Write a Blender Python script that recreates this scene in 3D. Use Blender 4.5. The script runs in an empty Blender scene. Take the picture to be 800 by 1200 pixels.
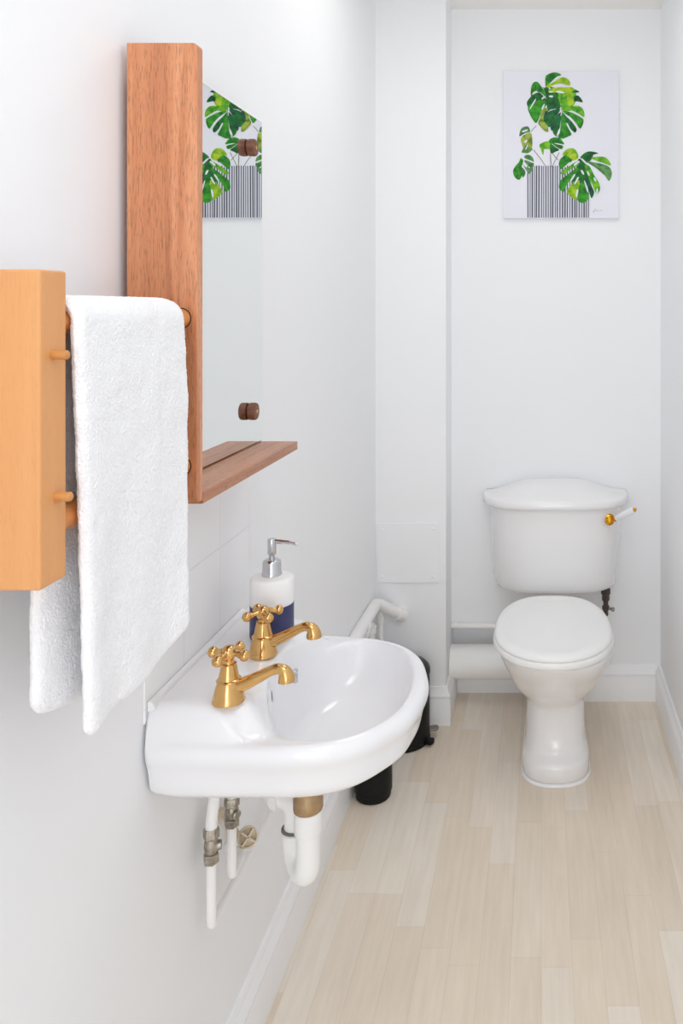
import bpy, bmesh, math, random
from mathutils import Vector, Matrix, noise
R = math.radians
random.seed(7)
C = bpy.context.scene.collection
sc = bpy.context.scene

# ------------------------------------------------------------------ camera
F, S, H = 950.0, 0.95, 1.40            # focal length in pixels, depth scale, eye height
PITCH, ROLL = 0.0, 0.0
CX, CY = 634.0, 362.0 + F * math.tan(PITCH)
cam_d = bpy.data.cameras.new('camera')
cam = bpy.data.objects.new('camera', cam_d); C.objects.link(cam); sc.camera = cam
cam.location = (0, 0, H)
M3 = (Matrix.Rotation(R(90) - PITCH, 3, 'X') @ Matrix.Rotation(ROLL, 3, 'Z'))
cam.rotation_euler = M3.to_euler()
cam_d.sensor_fit = 'VERTICAL'; cam_d.sensor_width = 24; cam_d.sensor_height = 36
cam_d.lens = F / 1200 * 36
cam_d.shift_x = (400 - CX) / 1200; cam_d.shift_y = (CY - 600) / 1200
cam_d.clip_start = 0.02

def ray(px, py):
    return M3 @ Vector(((px - CX) / F, -(py - CY) / F, -1.0))
def at_depth(px, py, d):
    v = ray(px, py); return Vector((0, 0, H)) + v * (S * d / v.y)
def at_x(px, py, x):
    v = ray(px, py); return Vector((0, 0, H)) + v * (x / v.x)
def at_z(px, py, z):
    v = ray(px, py); return Vector((0, 0, H)) + v * ((z - H) / v.z)

# ------------------------------------------------------------------ materials
def srgb(r, g, b):
    f = lambda c: (c / 12.92 if c <= .04045 else ((c + .055) / 1.055) ** 2.4)
    return (f(r / 255), f(g / 255), f(b / 255), 1)
def base_mat(name, col, rough=.5, metal=0., coat=0., bump=0., bscale=200., spec=.5, var=0., vscale=8.):
    m = bpy.data.materials.new(name); m.use_nodes = True
    nt = m.node_tree; b = nt.nodes['Principled BSDF']
    b.inputs['Base Color'].default_value = col; b.inputs['Roughness'].default_value = rough
    b.inputs['Metallic'].default_value = metal; b.inputs['Coat Weight'].default_value = coat
    b.inputs['Coat Roughness'].default_value = .05
    b.inputs['Specular IOR Level'].default_value = spec
    tc = nt.nodes.new('ShaderNodeTexCoord')
    if var:
        n = nt.nodes.new('ShaderNodeTexNoise'); n.inputs['Scale'].default_value = vscale; n.inputs['Detail'].default_value = 3
        nt.links.new(tc.outputs['Object'], n.inputs['Vector'])
        mx = nt.nodes.new('ShaderNodeMix'); mx.data_type = 'RGBA'
        mx.inputs[6].default_value = tuple(c * (1 - var) for c in col[:3]) + (1,)
        mx.inputs[7].default_value = tuple(min(1, c * (1 + var)) for c in col[:3]) + (1,)
        nt.links.new(n.outputs['Fac'], mx.inputs[0]); nt.links.new(mx.outputs[2], b.inputs['Base Color'])
    if bump:
        n = nt.nodes.new('ShaderNodeTexNoise'); n.inputs['Scale'].default_value = bscale; n.inputs['Detail'].default_value = 3
        nt.links.new(tc.outputs['Object'], n.inputs['Vector'])
        bp = nt.nodes.new('ShaderNodeBump'); bp.inputs['Strength'].default_value = bump; bp.inputs['Distance'].default_value = .002
        nt.links.new(n.outputs['Fac'], bp.inputs['Height']); nt.links.new(bp.outputs['Normal'], b.inputs['Normal'])
    return m

def wood_mat(name, dark, mid, light, axis='Z', rough=.45, fine=1., pores=.5):
    m = bpy.data.materials.new(name); m.use_nodes = True
    nt = m.node_tree; N, L = nt.nodes, nt.links; b = N['Principled BSDF']
    b.inputs['Roughness'].default_value = rough
    g = N.new('ShaderNodeNewGeometry')
    mp = N.new('ShaderNodeMapping'); st = {'X': (4, 90, 90), 'Y': (90, 4, 90), 'Z': (90, 90, 4)}[axis]
    mp.inputs['Scale'].default_value = tuple(fine * s for s in st)
    L.new(g.outputs['Position'], mp.inputs['Vector'])
    n1 = N.new('ShaderNodeTexNoise'); n1.inputs['Scale'].default_value = .35; n1.inputs['Detail'].default_value = 4; n1.inputs['Distortion'].default_value = 1.2
    L.new(mp.outputs['Vector'], n1.inputs['Vector'])
    cr = N.new('ShaderNodeValToRGB')
    e = cr.color_ramp.elements
    e[0].position = .25; e[0].color = dark; e[1].position = .75; e[1].color = light
    k = e.new(.5); k.color = mid
    L.new(n1.outputs['Fac'], cr.inputs['Fac'])
    n2 = N.new('ShaderNodeTexNoise'); n2.inputs['Scale'].default_value = 6; n2.inputs['Detail'].default_value = 2
    mp2 = N.new('ShaderNodeMapping'); mp2.inputs['Scale'].default_value = {'X': (12, 110, 110), 'Y': (110, 12, 110), 'Z': (110, 110, 12)}[axis]
    L.new(g.outputs['Position'], mp2.inputs['Vector']); L.new(mp2.outputs['Vector'], n2.inputs['Vector'])
    rp = N.new('ShaderNodeValToRGB'); rp.color_ramp.elements[0].position = .28; rp.color_ramp.elements[0].color = (1 - pores, 1 - pores, 1 - pores, 1)
    rp.color_ramp.elements[1].position = .5; rp.color_ramp.elements[1].color = (1, 1, 1, 1)
    L.new(n2.outputs['Fac'], rp.inputs['Fac'])
    mx = N.new('ShaderNodeMix'); mx.data_type = 'RGBA'; mx.blend_type = 'MULTIPLY'; mx.inputs[0].default_value = 1
    L.new(cr.outputs['Color'], mx.inputs[6]); L.new(rp.outputs['Color'], mx.inputs[7])
    L.new(mx.outputs[2], b.inputs['Base Color'])
    bp = N.new('ShaderNodeBump'); bp.inputs['Strength'].default_value = .15; bp.inputs['Distance'].default_value = .001
    L.new(n2.outputs['Fac'], bp.inputs['Height']); L.new(bp.outputs['Normal'], b.inputs['Normal'])
    return m

def floor_mat():
    m = bpy.data.materials.new('pale_plank_floor'); m.use_nodes = True
    nt = m.node_tree; N, L = nt.nodes, nt.links; b = N['Principled BSDF']
    b.inputs['Roughness'].default_value = .42
    g = N.new('ShaderNodeNewGeometry')
    sx = N.new('ShaderNodeSeparateXYZ'); L.new(g.outputs['Position'], sx.inputs[0])
    cb = N.new('ShaderNodeCombineXYZ'); L.new(sx.outputs['Y'], cb.inputs['X']); L.new(sx.outputs['X'], cb.inputs['Y'])
    def math_(op, a, b=None):
        n = N.new('ShaderNodeMath'); n.operation = op
        for k, v in ((0, a), (1, b)):
            if v is None: continue
            if isinstance(v, (int, float)): n.inputs[k].default_value = v
            else: L.new(v, n.inputs[k])
        return n.outputs[0]
    PW, PL = .066, .46
    u = math_('DIVIDE', sx.outputs['X'], PW); row = math_('FLOOR', u); fu = math_('FRACT', u)
    wn = N.new('ShaderNodeTexWhiteNoise'); wn.noise_dimensions = '1D'; L.new(row, wn.inputs['W'])
    v = math_('ADD', math_('DIVIDE', sx.outputs['Y'], PL), math_('MULTIPLY', wn.outputs['Value'], 7.3))
    col = math_('FLOOR', v); fv = math_('FRACT', v)
    cb2 = N.new('ShaderNodeCombineXYZ'); L.new(row, cb2.inputs['X']); L.new(col, cb2.inputs['Y'])
    wn2 = N.new('ShaderNodeTexWhiteNoise'); wn2.noise_dimensions = '2D'; L.new(cb2.outputs[0], wn2.inputs['Vector'])
    cr0 = N.new('ShaderNodeValToRGB'); e = cr0.color_ramp.elements
    e[0].position = 0; e[0].color = srgb(236, 223, 205); e[1].position = 1; e[1].color = srgb(247, 238, 224)
    k = e.new(.35); k.color = srgb(240, 226, 207); k = e.new(.7); k.color = srgb(243, 234, 221)
    L.new(wn2.outputs['Value'], cr0.inputs['Fac'])
    du = math_('MULTIPLY', math_('MINIMUM', fu, math_('SUBTRACT', 1, fu)), PW); dv = math_('MULTIPLY', math_('MINIMUM', fv, math_('SUBTRACT', 1, fv)), PL)
    seam = math_('LESS_THAN', math_('MINIMUM', du, dv), .0006)
    t1 = N.new('ShaderNodeMix'); t1.data_type = 'RGBA'; L.new(math_('MULTIPLY', seam, .4), t1.inputs[0]); L.new(cr0.outputs['Color'], t1.inputs[6]); t1.inputs[7].default_value = srgb(204, 188, 170)
    mp = N.new('ShaderNodeMapping'); mp.inputs['Scale'].default_value = (70, 5, 1)
    L.new(g.outputs['Position'], mp.inputs['Vector'])
    n = N.new('ShaderNodeTexNoise'); n.inputs['Scale'].default_value = 1; n.inputs['Detail'].default_value = 6; n.inputs['Roughness'].default_value = .6
    L.new(mp.outputs['Vector'], n.inputs['Vector'])
    rp = N.new('ShaderNodeValToRGB'); rp.color_ramp.elements[0].position = .25; rp.color_ramp.elements[0].color = (.93, .915, .895, 1)
    rp.color_ramp.elements[1].position = .7; rp.color_ramp.elements[1].color = (1.03, 1.03, 1.03, 1)
    L.new(n.outputs['Fac'], rp.inputs['Fac'])
    n2 = N.new('ShaderNodeTexNoise'); n2.inputs['Scale'].default_value = 3.2; n2.inputs['Detail'].default_value = 2
    mp3 = N.new('ShaderNodeMapping'); mp3.inputs['Scale'].default_value = (3, .8, 1); L.new(g.outputs['Position'], mp3.inputs['Vector']); L.new(mp3.outputs['Vector'], n2.inputs['Vector'])
    rp2 = N.new('ShaderNodeValToRGB'); rp2.color_ramp.elements[0].position = .3; rp2.color_ramp.elements[0].color = (.95, .945, .94, 1)
    rp2.color_ramp.elements[1].position = .7; rp2.color_ramp.elements[1].color = (1.02, 1.02, 1.03, 1)
    L.new(n2.outputs['Fac'], rp2.inputs['Fac'])
    mx = N.new('ShaderNodeMix'); mx.data_type = 'RGBA'; mx.blend_type = 'MULTIPLY'; mx.inputs[0].default_value = 1
    L.new(t1.outputs[2], mx.inputs[6]); L.new(rp.outputs['Color'], mx.inputs[7])
    m2 = N.new('ShaderNodeMix'); m2.data_type = 'RGBA'; m2.blend_type = 'MULTIPLY'; m2.inputs[0].default_value = 1
    L.new(mx.outputs[2], m2.inputs[6]); L.new(rp2.outputs['Color'], m2.inputs[7])
    L.new(m2.outputs[2], b.inputs['Base Color'])
    bp = N.new('ShaderNodeBump'); bp.inputs['Strength'].default_value = .08; bp.inputs['Distance'].default_value = .001
    L.new(n.outputs['Fac'], bp.inputs['Height']); L.new(bp.outputs['Normal'], b.inputs['Normal'])
    return m

def tile_mat(z0, d0, w, h):
    m = bpy.data.materials.new('white_wall_tiles'); m.use_nodes = True
    nt = m.node_tree; N, L = nt.nodes, nt.links; b = N['Principled BSDF']
    b.inputs['Roughness'].default_value = .16
    g = N.new('ShaderNodeNewGeometry'); sx = N.new('ShaderNodeSeparateXYZ'); L.new(g.outputs['Position'], sx.inputs[0])
    cb = N.new('ShaderNodeCombineXYZ')
    a1 = N.new('ShaderNodeMath'); a1.operation = 'SUBTRACT'; a1.inputs[1].default_value = d0; L.new(sx.outputs['Y'], a1.inputs[0])
    a2 = N.new('ShaderNodeMath'); a2.operation = 'SUBTRACT'; a2.inputs[1].default_value = z0; L.new(sx.outputs['Z'], a2.inputs[0])
    L.new(a1.outputs[0], cb.inputs['X']); L.new(a2.outputs[0], cb.inputs['Y'])
    t = N.new('ShaderNodeTexBrick'); t.offset = 0; t.inputs['Scale'].default_value = 1
    t.inputs['Brick Width'].default_value = w; t.inputs['Row Height'].default_value = h; t.inputs['Mortar Size'].default_value = .0012
    t.inputs['Mortar Smooth'].default_value = .5
    t.inputs['Color1'].default_value = srgb(249, 249, 250); t.inputs['Color2'].default_value = srgb(247, 247, 249); t.inputs['Mortar'].default_value = srgb(240, 239, 240)
    L.new(cb.outputs[0], t.inputs['Vector']); L.new(t.outputs['Color'], b.inputs['Base Color'])
    bp = N.new('ShaderNodeBump'); bp.invert = True; bp.inputs['Strength'].default_value = .5; bp.inputs['Distance'].default_value = .001
    L.new(t.outputs['Fac'], bp.inputs['Height']); L.new(bp.outputs['Normal'], b.inputs['Normal'])
    return m

PAINT = base_mat('white_emulsion', srgb(245, 246, 248), .75, bump=.06, bscale=90)
CEIL = base_mat('cream_ceiling_paint', srgb(246, 244, 240), .8)
GLOSS = base_mat('white_gloss_paint', srgb(247, 247, 249), .35)
CERAMIC = base_mat('glazed_white_ceramic', srgb(240, 240, 243), .1, coat=.3)
TOILETC = base_mat('glazed_toilet_ceramic', srgb(243, 242, 242), .13, coat=.3)
PLASTIC = base_mat('white_plastic', srgb(247, 247, 246), .3)
PIPEW = base_mat('white_painted_pipe', srgb(246, 245, 244), .38)
CREAM = base_mat('cream_plastic', srgb(222, 208, 184), .5, var=.05, vscale=60)
BRASS = base_mat('polished_brass', srgb(218, 174, 112), .13, metal=1, var=.14, vscale=90)
GOLD = base_mat('gold_lever_brass', srgb(222, 158, 44), .18, metal=1)
DBRASS = base_mat('dull_brass', srgb(176, 148, 112), .45, metal=.7, bump=.3, bscale=260, var=.2, vscale=120)
NICKEL = base_mat('tarnished_nickel', srgb(170, 162, 150), .34, metal=.85, bump=.5, bscale=250, var=.6, vscale=160)
CHROME = base_mat('chrome', srgb(205, 205, 208), .12, metal=1)
DMETAL = base_mat('dark_corroded_metal', srgb(90, 80, 74), .5, metal=.6, bump=.4, bscale=250, var=.45, vscale=150)
GREYRUB = base_mat('grey_rubber', srgb(120, 118, 116), .6)
BLACK = base_mat('black_satin', srgb(8, 8, 9), .5, spec=.3)
BLACKL = base_mat('black_bin_lid', srgb(24, 24, 28), .4)
STEEL = base_mat('brushed_steel', srgb(150, 142, 136), .35, metal=.9)
WHITEG = base_mat('white_bottle_glaze', srgb(244, 243, 243), .3)
NAVY = base_mat('navy_bottle_glaze', srgb(46, 52, 98), .4, var=.08, vscale=30)
DARK = base_mat('dark_gap', srgb(70, 36, 18), .8)
SAPELE_Z = wood_mat('sapele_upright', srgb(172, 104, 68), srgb(204, 134, 92), srgb(224, 158, 116), 'Z', .42, 1.3, .36)
SAPELE_Y = wood_mat('sapele_shelf', srgb(158, 98, 62), srgb(188, 124, 84), srgb(206, 146, 106), 'Y', .32, 1.3, .4)
BEECH_Z = wood_mat('beech_upright', srgb(216, 150, 90), srgb(221, 157, 98), srgb(226, 164, 105), 'Z', .45, .5, .05)
BEECH_Y = wood_mat('beech_dowel', srgb(200, 122, 62), srgb(216, 142, 80), srgb(226, 156, 94), 'Y', .4, .5, .1)
BEECH_X = wood_mat('beech_peg', srgb(196, 130, 66), srgb(206, 142, 78), srgb(216, 156, 92), 'X', .4, .5, .1)
BUTTON = wood_mat('dark_wood_button', srgb(92, 52, 36), srgb(120, 72, 50), srgb(142, 92, 66), 'X', .5, 1.5, .3)
TERRY = base_mat('white_terry', srgb(252, 252, 254), .95, bump=.9, bscale=420, spec=.1)
TERRY.node_tree.nodes['Principled BSDF'].inputs['Sheen Weight'].default_value = .3
CANVAS = base_mat('pale_lilac_canvas', srgb(236, 236, 245), .8, bump=.1, bscale=500)
MIRROR = base_mat('mirror_silver', (.88, .9, .89, 1), .0, metal=1)
GLASSEDGE = base_mat('mirror_glass_edge', srgb(116, 128, 122), .2)

# ------------------------------------------------------------------ mesh helpers
def finish(name, bm, mats, parent=None, smooth=True, angle=40, bevel=0., seg=2, subsurf=0):
    bmesh.ops.recalc_face_normals(bm, faces=bm.faces)
    me = bpy.data.meshes.new(name); bm.to_mesh(me); bm.free()
    for m in (mats if isinstance(mats, (list, tuple)) else [mats]): me.materials.append(m)
    o = bpy.data.objects.new(name, me); C.objects.link(o)
    if parent: o.parent = parent
    if smooth:
        for p in me.polygons: p.use_smooth = True
        me.set_sharp_from_angle(angle=R(angle))
    if bevel:
        b = o.modifiers.new('bevel', 'BEVEL'); b.width = bevel; b.segments = seg; b.limit_method = 'ANGLE'; b.angle_limit = R(40)
        b.harden_normals = False
    if subsurf:
        s = o.modifiers.new('subsurf', 'SUBSURF'); s.levels = subsurf; s.render_levels = subsurf
    return o
def tag(o, label, cat, group=None):
    o['label'] = label; o['category'] = cat
    if group: o['group'] = group
    return o
def thing(name, loc, label, cat, group=None):
    o = bpy.data.objects.new(name, None); C.objects.link(o); o.location = loc; o.empty_display_size = .05
    return tag(o, label, cat, group)
def structure(o, label=None):
    o['kind'] = 'structure'
    if label: o['label'] = label
    return o
def box(bm, a, b):
    x0, y0, z0 = a; x1, y1, z1 = b
    v = [bm.verts.new(p) for p in ((x0,y0,z0),(x1,y0,z0),(x1,y1,z0),(x0,y1,z0),(x0,y0,z1),(x1,y0,z1),(x1,y1,z1),(x0,y1,z1))]
    for f in ((0,3,2,1),(4,5,6,7),(0,1,5,4),(1,2,6,5),(2,3,7,6),(3,0,4,7)): bm.faces.new([v[i] for i in f])
def loft(bm, rings, cap0=True, cap1=True, closed=True):
    vs = [[bm.verts.new(p) for p in r] for r in rings]
    n = len(rings[0])
    for a, b in zip(vs, vs[1:]):
        for i in range(n if closed else n - 1):
            j = (i + 1) % n
            bm.faces.new((a[i], a[j], b[j], b[i]))
    if cap0: bm.faces.new(vs[0][::-1])
    if cap1: bm.faces.new(vs[-1])
    return vs
def lathe(bm, prof, n=32, M=None, cap0=True, cap1=True):
    M = M or Matrix.Identity(4)
    loft(bm, [[M @ Vector((r * math.cos(2*math.pi*i/n), r * math.sin(2*math.pi*i/n), z)) for i in range(n)] for r, z in prof], cap0, cap1)
def axis_matrix(p, direction):
    return Matrix.Translation(p) @ Vector(direction).to_track_quat('Z', 'Y').to_matrix().to_4x4()
def spline(pts, sub=8, closed=False):
    pts = [Vector(p) for p in pts]; n = len(pts); out = []
    for i in range(n if closed else n - 1):
        p = [pts[(i + k) % n] if closed else pts[max(0, min(n - 1, i + k))] for k in (-1, 0, 1, 2)]
        for s in range(sub):
            t = s / sub
            out.append(.5 * ((2*p[1]) + (p[2]-p[0])*t + (2*p[0]-5*p[1]+4*p[2]-p[3])*t*t + (3*p[1]-p[0]-3*p[2]+p[3])*t**3))
    if not closed: out.append(pts[-1])
    return out
def tube(bm, pts, rad, n=20, cap=True, round_end=False):
    pts = [Vector(p) for p in pts]
    rr = rad if isinstance(rad, (list, tuple)) else [rad] * len(pts)
    tang = [(pts[min(i+1, len(pts)-1)] - pts[max(i-1, 0)]).normalized() for i in range(len(pts))]
    up = Vector((0, 0, 1)) if abs(tang[0].z) < .9 else Vector((1, 0, 0))
    u = (up - tang[0] * up.dot(tang[0])).normalized(); rings = []
    def ring(c, t, u, r):
        w = t.cross(u); return [c + (u * math.cos(2*math.pi*k/n) + w * math.sin(2*math.pi*k/n)) * r for k in range(n)]
    us = []
    for t in tang:
        u = (u - t * u.dot(t)).normalized(); us.append(u)
    if round_end:
        for a in (80, 60, 40, 20): rings.append(ring(pts[0] - tang[0] * rr[0] * .5 * math.sin(R(a)), tang[0], us[0], rr[0] * math.cos(R(a))))
    for c, t, uu, r in zip(pts, tang, us, rr): rings.append(ring(c, t, uu, r))
    if round_end:
        for a in (20, 40, 60, 80): rings.append(ring(pts[-1] + tang[-1] * rr[-1] * .5 * math.sin(R(a)), tang[-1], us[-1], rr[-1] * math.cos(R(a))))
    loft(bm, rings, cap, cap)
def bend(pts, r=.02, k=6):
    """polyline with rounded corners"""
    pts = [Vector(p) for p in pts]; out = [pts[0]]
    for a, b, c in zip(pts, pts[1:], pts[2:]):
        u = (a - b).normalized(); w = (c - b).normalized()
        p0, p2 = b + u * r, b + w * r
        for i in range(k + 1):
            t = i / k; out.append((1-t)**2 * p0 + 2*t*(1-t) * b + t*t * p2)
    out.append(pts[-1]); return out
def ball(bm, c, r, n=14, sq=1.):
    M = Matrix.Translation(c)
    prof = [(max(1e-5, r * math.sin(math.pi * k / n)), -r * sq * math.cos(math.pi * k / n)) for k in range(n + 1)]
    lathe(bm, prof, 18, M)
def sstep(a, b, x):
    t = max(0, min(1, (x - a) / (b - a))); return t * t * (3 - 2 * t)

# ------------------------------------------------------------------ the room
XL, XR, ZC = -.560, .427, 2.475
YB = S * 3.06; YP = S * 2.885; XP = -.322; YF = -3.0
NZ, NX0, NX1, YN = .262, XP, .13, S * 3.13           # low niche behind the soil pipe

def quad_obj(name, quads, m, label):
    bm = bmesh.new()
    for q in quads: bm.faces.new([bm.verts.new(p) for p in q])
    bmesh.ops.remove_doubles(bm, verts=bm.verts, dist=1e-6)
    return structure(finish(name, bm, m, smooth=False), label)
def slab(name, a, b, m, label):
    bm = bmesh.new(); box(bm, a, b); return structure(finish(name, bm, m, smooth=False), label)

FLOOR = floor_mat()
slab('floor', (XL - .1, YF, -.1), (XR + .1, YN + .1, 0), FLOOR, 'pale whitewashed wood plank floor')
slab('ceiling', (XL - .1, YF, ZC), (XR + .1, YN + .1, ZC + .1), CEIL, 'cream painted ceiling')
slab('wall_left', (XL - .1, YF, 0), (XL, YN + .1, ZC), PAINT, 'white painted wall behind the washbasin')
slab('wall_right', (XR, YF, 0), (XR + .1, YN + .1, ZC), PAINT, 'white painted wall to the right of the toilet')
bm = bmesh.new()
box(bm, (XL, YN, 0), (XR, YN + .1, ZC))
box(bm, (XL, YB, NZ), (XR, YN, ZC))
box(bm, (NX1, YB, 0), (XR, YN, NZ))
structure(finish('wall_back', bm, PAINT, smooth=False), 'white wall behind the toilet')
slab('wall_pillar', (XL, YP, 0), (XP, YN, ZC), PAINT, 'white boxed-in pillar in the left back corner')

def baseboard(name, path, label, h=.124, t=.017):
    """path: list of 2D points; the board's face lies to the left of the walk"""
    prof = [(0, 0), (t, 0), (t, h*.66), (t*.92, h*.69), (t*.80, h*.70), (t*.80, h*.725), (t*1.0, h*.745), (t*1.0, h*.79), (t*.8, h*.84), (t*.5, h*.90), (t*.42, h*.96), (t*.3, h), (0, h)]
    P = [Vector((p[0], p[1])) for p in path]; rings = []
    for i, p in enumerate(P):
        ns = []
        if i > 0: d = (P[i] - P[i-1]).normalized(); ns.append(Vector((-d.y, d.x)))
        if i < len(P) - 1: d = (P[i+1] - P[i]).normalized(); ns.append(Vector((-d.y, d.x)))
        if len(ns) == 2:
            nn = (ns[0] + ns[1]); nn = nn / (nn.dot(ns[0]))
        else: nn = ns[0]
        rings.append([Vector((p.x + nn.x * a, p.y + nn.y * a, z)) for a, z in prof])
    bm = bmesh.new(); loft(bm, rings)
    return structure(finish(name, bm, GLOSS, angle=25), label)
baseboard('baseboard_left', [(XL, YP - .017), (XL, YF)], 'white moulded skirting board below the washbasin', h=.13, t=.02)
baseboard('baseboard_right', [(XR, YF), (XR, YB)], 'white moulded skirting board along the right wall', t=.02)
baseboard('baseboard_back', [(XR - .02, YB), (NX1 - .0, YB)], 'white moulded skirting board right of the toilet')
baseboard('baseboard_pillar', [(XP, YN - .02), (XP, YP), (XL + .0, YP)], 'white moulded skirting board round the pillar foot')
baseboard('baseboard_niche', [(NX1, YN), (XP, YN)], 'shaded skirting board under the fat white pipe', h=.10)

# ------------------------------------------------------------------ canvas picture
Xa, Za = .0, .0
pA = at_depth(589, 83, 3.045); pB = at_depth(725, 256, 3.045)
cw, ch_ = pB.x - pA.x, pA.z - pB.z
pic = thing('canvas_picture', ((pA.x + pB.x) / 2, YB, pB.z), 'square-edged canvas print of green split-leaf plant in striped pot above the toilet', 'picture')
ox, oy, oz = pic.location
bm = bmesh.new(); box(bm, (pA.x - ox, -.018, 0), (pB.x - ox, 0, ch_)); finish('canvas', bm, CANVAS, pic, smooth=False, bevel=.002)
def print_mat(name, a, b):
    m = base_mat(name, a, .7, var=.1, vscale=45); nt = m.node_tree
    mx = [n for n in nt.nodes if n.type == 'MIX'][0]; mx.inputs[6].default_value = a; mx.inputs[7].default_value = b
    rp = nt.nodes.new('ShaderNodeMapRange'); rp.inputs[1].default_value = .36; rp.inputs[2].default_value = .64
    nz = [n for n in nt.nodes if n.type == 'TEX_NOISE'][0]; nz.inputs['Distortion'].default_value = .6
    nt.links.new(nz.outputs['Fac'], rp.inputs[0]); nt.links.new(rp.outputs[0], mx.inputs[0]); return m
GREENS = [print_mat('leaf_print_' + n, a, b) for n, a, b in
          (('deep', srgb(4, 66, 34), srgb(18, 122, 34)), ('mid', srgb(10, 104, 26), srgb(62, 164, 26)), ('bright', srgb(30, 136, 18), srgb(126, 194, 30)), ('lime', srgb(104, 168, 14), srgb(182, 206, 40)),
           ('teal', srgb(4, 56, 46), srgb(16, 110, 64)), ('olive', srgb(84, 118, 30), srgb(170, 186, 74)), ('sage', srgb(40, 104, 50), srgb(104, 158, 92)))]
INK = base_mat('print_ink_stripes', srgb(82, 84, 100), .8, var=.2, vscale=40)
PALE = base_mat('print_pale', srgb(226, 228, 236), .8)
POTBG = base_mat('print_pot_ground', srgb(220, 221, 232), .8)
STEM = base_mat('print_stem', srgb(112, 110, 84), .8)
SIGN = base_mat('print_signature', srgb(190, 160, 170), .8)
PM = GREENS + [INK, PALE, POTBG, STEM, SIGN]
D_, M_, B_, L_, T_, O_, S_ = range(7); K_, W_, P_, ST_, SG_ = range(7, 12)
bmP = bmesh.new(); layer = [0]
def pic_pt(px, py, dy):
    return Vector((pA.x - ox + (px - 589) / 136 * cw, dy, ch_ - (py - 83) / 173 * ch_))
def shape(pts, mi, smooth=True):
    layer[0] += 1; dy = -.0184 - layer[0] * 1.2e-5
    q = [Vector((a, b, 0)) for a, b in pts]
    if smooth: q = spline(q, 5, True)
    f = bmP.faces.new([bmP.verts.new(pic_pt(v.x, v.y, dy)) for v in q]); f.material_index = mi
def stroke(pts, w, mi):
    q = spline([(a, b, 0) for a, b in pts], 5); left, right = [], []
    for i, v in enumerate(q):
        d = (q[min(i+1, len(q)-1)] - q[max(i-1, 0)]).normalized(); n = Vector((-d.y, d.x, 0)) * w / 2
        left.append(v + n); right.append(v - n)
    shape([(v.x, v.y) for v in left + right[::-1]], mi, False)
zA = lambda L: [(610 + a / 10, 80 + b / 10) for a, b in L]
zB = lambda L: [(595 + a / 10, 140 + b / 10) for a, b in L]
zC = lambda L: [(645 + a / 9.41, 165 + b / 9.41) for a, b in L]
# pot
shape([(617.5, 195), (690, 195), (690, 255), (617.5, 255)], P_, False)
x = 617.5
while x < 689.5:
    w = random.choice([.9, 1.1, 1.3, 1.6]); j = random.uniform(-.3, .3)
    shape([(x, 194.5 + random.uniform(-.6, .6)), (x + w, 194.5), (x + w + j, 255.2), (x + j, 255.2)], K_, False)
    if random.random() < .75: shape([(x + w + .3, 195.5), (x + w + 1.2, 195.5), (x + w + 1.2 + j, 254.8), (x + w + .3 + j, 254.8)], W_, False)
    x += w + random.uniform(1.2, 1.9)
# stems
for L in ([(300,360),(380,460),(440,550)], [(500,380),(498,470),(505,560)], [(600,390),(560,470),(515,560)], [(520,400),(560,450),(590,480)], [(270,150),(300,110),(330,80)]):
    stroke(zB(L), .7, ST_)
# small leaves on the left
for L, mi in (([(170,200),(270,170),(280,340),(200,370),(160,280)], O_), ([(135,200),(150,120),(190,90),(240,90),(260,150),(200,165)], S_),
              ([(150,240),(180,190),(260,160),(280,200),(250,280),(220,230),(170,290)], O_), ([(160,380),(220,290),(240,340),(290,350),(240,395),(190,395)], S_),
              ([(60,610),(80,560),(130,500),(150,455),(180,490),(160,560),(170,630),(150,690),(120,710),(75,670)], M_),
              ([(190,440),(230,415),(285,440),(300,500),(220,470)], S_), ([(195,480),(300,515),(280,570),(220,530)], S_),
              ([(170,520),(230,570),(285,575),(250,640),(215,600)], S_), ([(160,570),(200,600),(200,650),(170,680)], S_),
              ([(370,300),(430,265),(490,265),(500,340),(440,350),(385,345)], B_), ([(385,340),(420,345),(412,420),(395,380)], B_),
              ([(480,250),(530,215),(600,220),(640,260),(655,295),(570,280),(500,290)], M_),
              ([(500,290),(560,330),(600,360),(560,380),(510,400),(490,350)], D_), ([(520,285),(600,300),(645,315),(630,350),(580,335)], M_)):
    shape(zB(L), mi)
for L in ([(165,140),(220,120),(230,132),(180,155)], [(190,260),(220,240),(225,256),(200,280)], [(230,470),(300,500),(290,512),(230,485)], [(180,520),(225,555),(215,565),(178,535)], [(205,350),(225,300),(232,310),(215,355)]):
    shape(zB(L), W_)
# tall back leaf
for L, mi in (([(400,300),(540,270),(640,270),(625,430),(480,460),(400,430)], B_), ([(560,262),(620,250),(685,280),(620,292)], D_), ([(605,385),(650,325),(690,340),(725,400),(660,392)], D_),
              ([(280,230),(420,240),(430,330),(460,470),(330,520),(290,330)], D_), ([(120,330),(122,230),(150,172),(195,165),(235,210),(275,270),(295,340),(230,290),(170,285)], M_),
              ([(70,420),(90,370),(150,310),(230,295),(320,420),(250,420),(170,420),(105,475)], D_), ([(85,460),(170,385),(300,390),(290,450),(245,490),(225,560),(180,645),(130,590),(105,540)], M_),
              ([(250,480),(310,480),(300,600),(322,742),(270,730),(205,650),(225,590)], O_), ([(290,215),(288,110),(320,75),(400,52),(475,82),(420,105),(365,155),(310,210)], M_),
              ([(305,205),(385,168),(480,112),(550,130),(582,185),(560,208),(480,185),(400,195),(330,235)], L_), ([(330,250),(420,230),(520,228),(600,228),(625,262),(540,295),(470,275),(400,290),(330,290)], L_),
              ([(540,300),(600,290),(620,400),(560,440)], L_)):
    shape(zA(L), mi)
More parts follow.
